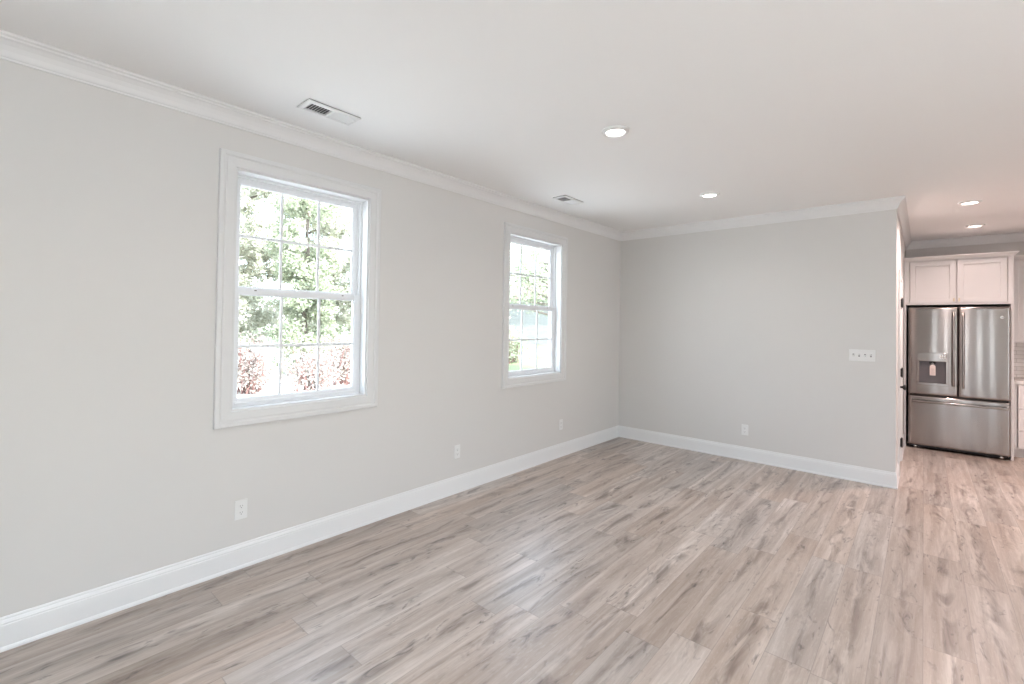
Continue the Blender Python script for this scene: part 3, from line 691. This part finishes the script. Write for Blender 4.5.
# cabinets right of the refrigerator
X1 = 5.0
c = empty('wall_cabinet', (4.4, 2.67, 1.355), 'pale upper wall cabinet at right edge, beside the refrigerator surround', 'cabinet')
YU = 2.67
obj('cabinet_body', box(PR + .004, X1, YU + .02, YK - .002, 1.355, 2.372), 'cab', c)
bm = bmesh.new(); bx(bm, PR + .004, PR + .045, YU, YU + .02, 1.355, 2.372); bx(bm, X1 - .04, X1, YU, YU + .02, 1.355, 2.372); bx(bm, PR + .045, X1 - .04, YU, YU + .02, 1.355, 1.385); bx(bm, PR + .045, X1 - .04, YU, YU + .02, 2.34, 2.372); obj('face_frame', bm, 'cab', c)
for x0, x1, kx in ((PR + .03, 4.434, 4.41), (4.442, X1 - .03, 4.465)):
    bm = bmesh.new(); shaker(bm, x0, x1, 1.375, 2.358, YU - .021); dd = obj('cabinet_door', bm, 'cab', c); pull(kx, 1.42, YU - .021, dd)
bm = bmesh.new(); run(bm, (PR + .044, YU), (X1, YU), (0, -1), (0, -1), CCR, 2.370); obj('cornice', bm, 'cab', c)
c = empty('base_cabinet', (4.4, 2.4, 0), 'white base cabinet with three drawers at right edge, beside the refrigerator', 'cabinet')
YB = 2.40
obj('cabinet_body', box(PR + .004, X1, YB + .02, YK - .002, .10, .872), 'cab', c)
obj('toe_kick', box(PR + .004, X1, YB + .07, YK - .002, 0, .10), 'cab', c)
bm = bmesh.new(); bx(bm, PR + .004, PR + .045, YB, YB + .02, .10, .872); bx(bm, X1 - .04, X1, YB, YB + .02, .10, .872)
for z0, z1 in ((.10, .125), (.312, .335), (.572, .595), (.85, .872)): bx(bm, PR + .045, X1 - .04, YB, YB + .02, z0, z1)
obj('face_frame', bm, 'cab', c)
for z0, z1 in ((.588, .860), (.328, .578), (.118, .318)):
    bm = bmesh.new(); shaker(bm, PR + .055, 4.43, z0, z1, YB - .02, .02, .045); dd = obj('drawer', bm, 'cab', c); pull((PR + .055 + 4.43) / 2, (z0 + z1) / 2, YB - .02, dd, False)
bm = bmesh.new(); shaker(bm, 4.442, X1 - .02, .118, .86, YB - .02, .02); dd = obj('cabinet_door', bm, 'cab', c); pull(4.47, .80, YB - .02, dd)
tag(obj('countertop', box(PR + .003, X1 + .01, YB - .035, YK - .002, .874, .912), 'quartz', bevel=.004), 'pale stone countertop on the white base cabinet at right edge', 'countertop')
tag(obj('tile_backsplash', box(PR + .004, X1, YK - .011, YK - .001, .914, 1.353), 'tile'), 'white tile backsplash between countertop and upper cabinet at right edge', 'backsplash')

# ------------------------------------------------------------------ outside
def gz(x, y):
    dd = max(0, math.hypot(x - 3, y + 5.7) - 15); return -.42 + .045 * dd
def sheet(name, x0, x1, y0, y1, n, m, dz, label, cat, k):
    bm = bmesh.new(); V = [[bm.verts.new((x0 + (x1 - x0) * i / n, y0 + (y1 - y0) * j / n, 0)) for j in range(n + 1)] for i in range(n + 1)]
    for r_ in V:
        for v in r_: v.co.z = gz(v.co.x, v.co.y) + dz + .02 * math.sin(v.co.x * 1.7) * math.sin(v.co.y * 1.3)
    for i in range(n):
        for j in range(n): bm.faces.new((V[i][j], V[i + 1][j], V[i + 1][j + 1], V[i][j + 1]))
    return tag(obj(name, bm, m, smooth=True), label, cat, kind=k)
sheet('ground', -70, 40, -40, 70, 60, 'ground', 0, 'pale dry ground outside the windows', 'ground', 'structure')
sheet('lawn', -40, -.6, 4.2, 40, 40, 'lawn', .035, 'sunlit green lawn seen through the farther window', 'lawn', 'structure')

def leaves(verts, faces, rr, c, s, pts):
    """one bent leaf (two triangles folded on the midrib) per point"""
    for p in pts:
        a = rr.uniform(0, 2 * math.pi); e = rr.uniform(-.9, .9); d_ = Vector((math.cos(a) * math.cos(e), math.sin(a) * math.cos(e), math.sin(e)))
        q = Vector((rr.uniform(-1, 1), rr.uniform(-1, 1), rr.uniform(-1, 1))).cross(d_)
        if q.length < .05: q = Vector((0, 0, 1)).cross(d_)
        q.normalize(); nn = d_.cross(q); sz = s * rr.uniform(.65, 1.35); i = len(verts)
        verts += [p, p + d_ * sz * .45 + q * sz * .30 + nn * sz * .1, p + d_ * sz, p + d_ * sz * .45 - q * sz * .30 + nn * sz * .1]
        faces.append((i, i + 1, i + 2)); faces.append((i, i + 2, i + 3))
def foliage(name, verts, faces, m, par):
    me = bpy.data.meshes.new(name); me.from_pydata([tuple(v) for v in verts], [], faces); me.materials.append(MT[m])
    o = bpy.data.objects.new(name, me); COL.objects.link(o); o.parent = par; o.matrix_parent_inverse = Matrix.Translation(-Vector(par.location)); return o
def tree(x, y, h, rad, seed, m, nl, leaf, label, group, low=.25):
    rr = random.Random(seed); z0 = gz(x, y) - .05
    t = empty('leafy_tree', (x, y, z0), label, 'tree', group)
    bm = bmesh.new(); lean = (rr.uniform(-.3, .3), rr.uniform(-.3, .3))
    top = Vector((x + lean[0], y + lean[1], z0 + h * .8))
    pts = [Vector((x, y, z0)).lerp(top, i / 6) + Vector((rr.uniform(-.06, .06), rr.uniform(-.06, .06), 0)) * (i > 0) for i in range(7)]
    tube(bm, pts, [.12 * (1 - .12 * i) for i in range(7)], 9); cl = []
    for k in range(26):
        s = rr.uniform(max(.12, low), .98); b0 = pts[0].lerp(top, s); a = rr.uniform(0, 2 * math.pi); ln = rad * rr.uniform(.45, .8)
        b1 = b0 + Vector((math.cos(a) * ln, math.sin(a) * ln, ln * rr.uniform(.05, .55))); bmid = b0.lerp(b1, .5) + Vector((0, 0, -.06 * ln))
        tube(bm, [b0, bmid, b1], [.045, .03, .012], 6)
        for q in (.5, .75, 1.0): cl.append(b0.lerp(b1, q))
    obj('trunk', bm, 'bark', t, True)
    cl = [c_ for c_ in cl if c_.z > z0 + h * low]
    for k in range(70):
        a = rr.uniform(0, 2 * math.pi); ln = rad * .74 * rr.random() ** .5
        cl.append(Vector((x + math.cos(a) * ln, y + math.sin(a) * ln, z0 + h * rr.uniform(low, .96))))
    vs, fs = [], []; per = nl // len(cl)
    for c_ in cl:
        r_ = rad * rr.uniform(.17, .30)
        pp = []
        for _ in range(per):
            v = Vector((rr.gauss(0, 1), rr.gauss(0, 1), rr.gauss(0, 1))); v.normalize(); pp.append(c_ + Vector((v.x, v.y, v.z * .75)) * r_ * rr.random() ** .4)
        leaves(vs, fs, rr, c_, leaf, [p for p in pp if p.z > gz(p.x, p.y) + .1])
    foliage('crown', vs, fs, m, t); return t
G1, G2 = 'trees outside the window nearer the camera', 'trees outside the farther window'
FR = [('pale green tree outside, left of view through window nearer the camera', 'leafA'), ('pale leafy tree outside, in left panes of window nearer the camera', 'leafA'),
      ('greener leafy tree outside, in middle panes of window nearer the camera', 'leafB'), ('pale leafy tree outside, in right panes of window nearer the camera', 'leafA')]
for i, (lb, lm) in enumerate(FR): tree(-12.4 - .2 * (i % 2), -4.6 + 3.0 * i, 7.6, 1.48, 31 + i, lm, 30000, .10, lb, G1, .04)
for i in range(4): tree(-16.0 + .2 * (i % 2), -3.1 + 3.1 * i, 9, 1.5, 41 + i, 'leafA', 26000, .115, 'pale leafy tree in the middle row outside window nearer the camera', G1, .04)
for i in range(3): tree(-20.2, -1.4 + 3.9 * i, 11, 1.9, 51 + i, 'leafA', 18000, .17, 'tall pale tree in the back row outside window nearer the camera', G1, .04)
tree(-13.2, 10.9, 8.0, 1.35, 6, 'leafA', 11000, .12, 'pale leafy tree outside, at left edge of the farther window', G2, .2)
tree(-6.6, 7.7, 6.2, 2.5, 7, 'leafB', 12000, .085, 'overhanging leafy tree outside, in upper panes of the farther window', G2, .42)
tree(-24, 28, 11.0, 2.8, 8, 'leafA', 12000, .21, 'tall pale tree standing behind the white house', G2, .3)
tree(-28, 19, 11.0, 2.8, 9, 'leafA', 11000, .21, 'big pale tree standing left of the white house', G2, .2)
def brush(x, y, h, rad, seed, m, nl, leaf, label, group):
    rr = random.Random(seed); z0 = gz(x, y) - .03
    t = empty('brush_shrub', (x, y, z0), label, 'shrub', group)
    bm = bmesh.new(); vs, fs = [], []; tips = []
    for k in range(46):
        a = rr.uniform(0, 2 * math.pi); s = rr.uniform(.2, 1) * rad; b0 = Vector((x + rr.gauss(0, .25 * rad), y + rr.gauss(0, .35 * rad), z0))
        b1 = b0 + Vector((math.cos(a) * s, math.sin(a) * s, h * rr.uniform(.5, 1.05))); md = b0.lerp(b1, .5) + Vector((rr.uniform(-.1, .1), rr.uniform(-.1, .1), .12))
        tube(bm, [b0, md, b1], [.016, .012, .006], 5)
        for q in (.35, .55, .75, .95): tips.append(b0.lerp(b1, q))
    obj('twigs', bm, 'twig', t)
    per = nl // len(tips)
    for c_ in tips:
        leaves(vs, fs, rr, c_, leaf, [c_ + Vector((rr.gauss(0, .16), rr.gauss(0, .16), rr.gauss(0, .13))) for _ in range(per)])
    foliage('leaves', vs, fs, m, t)
G3 = 'reddish brush at the foot of the trees'
brush(-8.8, -3.2, 1.4, .62, 21, 'leafC', 2400, .085, 'reddish brush outside, left of view through window nearer the camera', G3)
brush(-10.25, -1.0, 1.45, .62, 22, 'leafC', 2600, .085, 'reddish brush outside, in left bottom pane of window nearer the camera', G3)
brush(-8.3, -.2, 1.3, .48, 23, 'leafC', 2400, .08, 'reddish brush outside, in middle bottom pane of window nearer the camera', G3)
brush(-10.1, 1.65, 1.5, .6, 24, 'leafC', 2800, .085, 'reddish brush outside, in right bottom pane of window nearer the camera', G3)
brush(-10.4, 9.3, 1.5, .7, 25, 'leafB', 2200, .11, 'green shrub on lawn outside, at left edge of the farther window', 'shrubs on the lawn')

# white house beyond the lawn
def house():
    hx, hy = -17.0, 19.4; z0 = gz(hx, hy) - .2
    h = empty('neighbour_house', (hx, hy, z0), 'white house with reddish roof beyond the lawn, seen through the farther window', 'house')
    h.rotation_euler = (0, 0, math.radians(38))
    def ch(nm, bm, m, par=None, **k): c_ = obj(nm, bm, m, None, **k); c_.parent = par or h; return c_
    w_, d_, hh = 5.2, 3.0, 3.0
    ch('house_wall', box(-w_, w_, -d_, d_, 0, hh), 'siding')
    bm = bmesh.new(); e = .5
    pts = [(-w_ - e, -d_ - e, hh - .1), (w_ + e, -d_ - e, hh - .1), (w_ + e, d_ + e, hh - .1), (-w_ - e, d_ + e, hh - .1), (-w_ - e, 0, hh + 1.1), (w_ + e, 0, hh + 1.1)]
    v = [bm.verts.new(p) for p in pts]
    for f in ((0, 1, 5, 4), (2, 3, 4, 5), (1, 2, 5), (3, 0, 4), (0, 3, 2, 1)): bm.faces.new([v[i] for i in f])
    ch('roof', bm, 'roof')
    for xw in (-3.2, 3.0):
        bm = bmesh.new(); P = lambda a, b, q: (a, -d_ - q, b); ring(bm, xw - .45, xw + .45, 1.0, 2.3, [(0, 0), (0, .05), (.09, .05), (.09, 0)], P); f_ = ch('window', bm, 'siding')
        ch('pane', box(xw - .45, xw + .45, -d_ - .02, -d_ + .01, 1.0, 2.3), 'glasspanel', f_)
house()
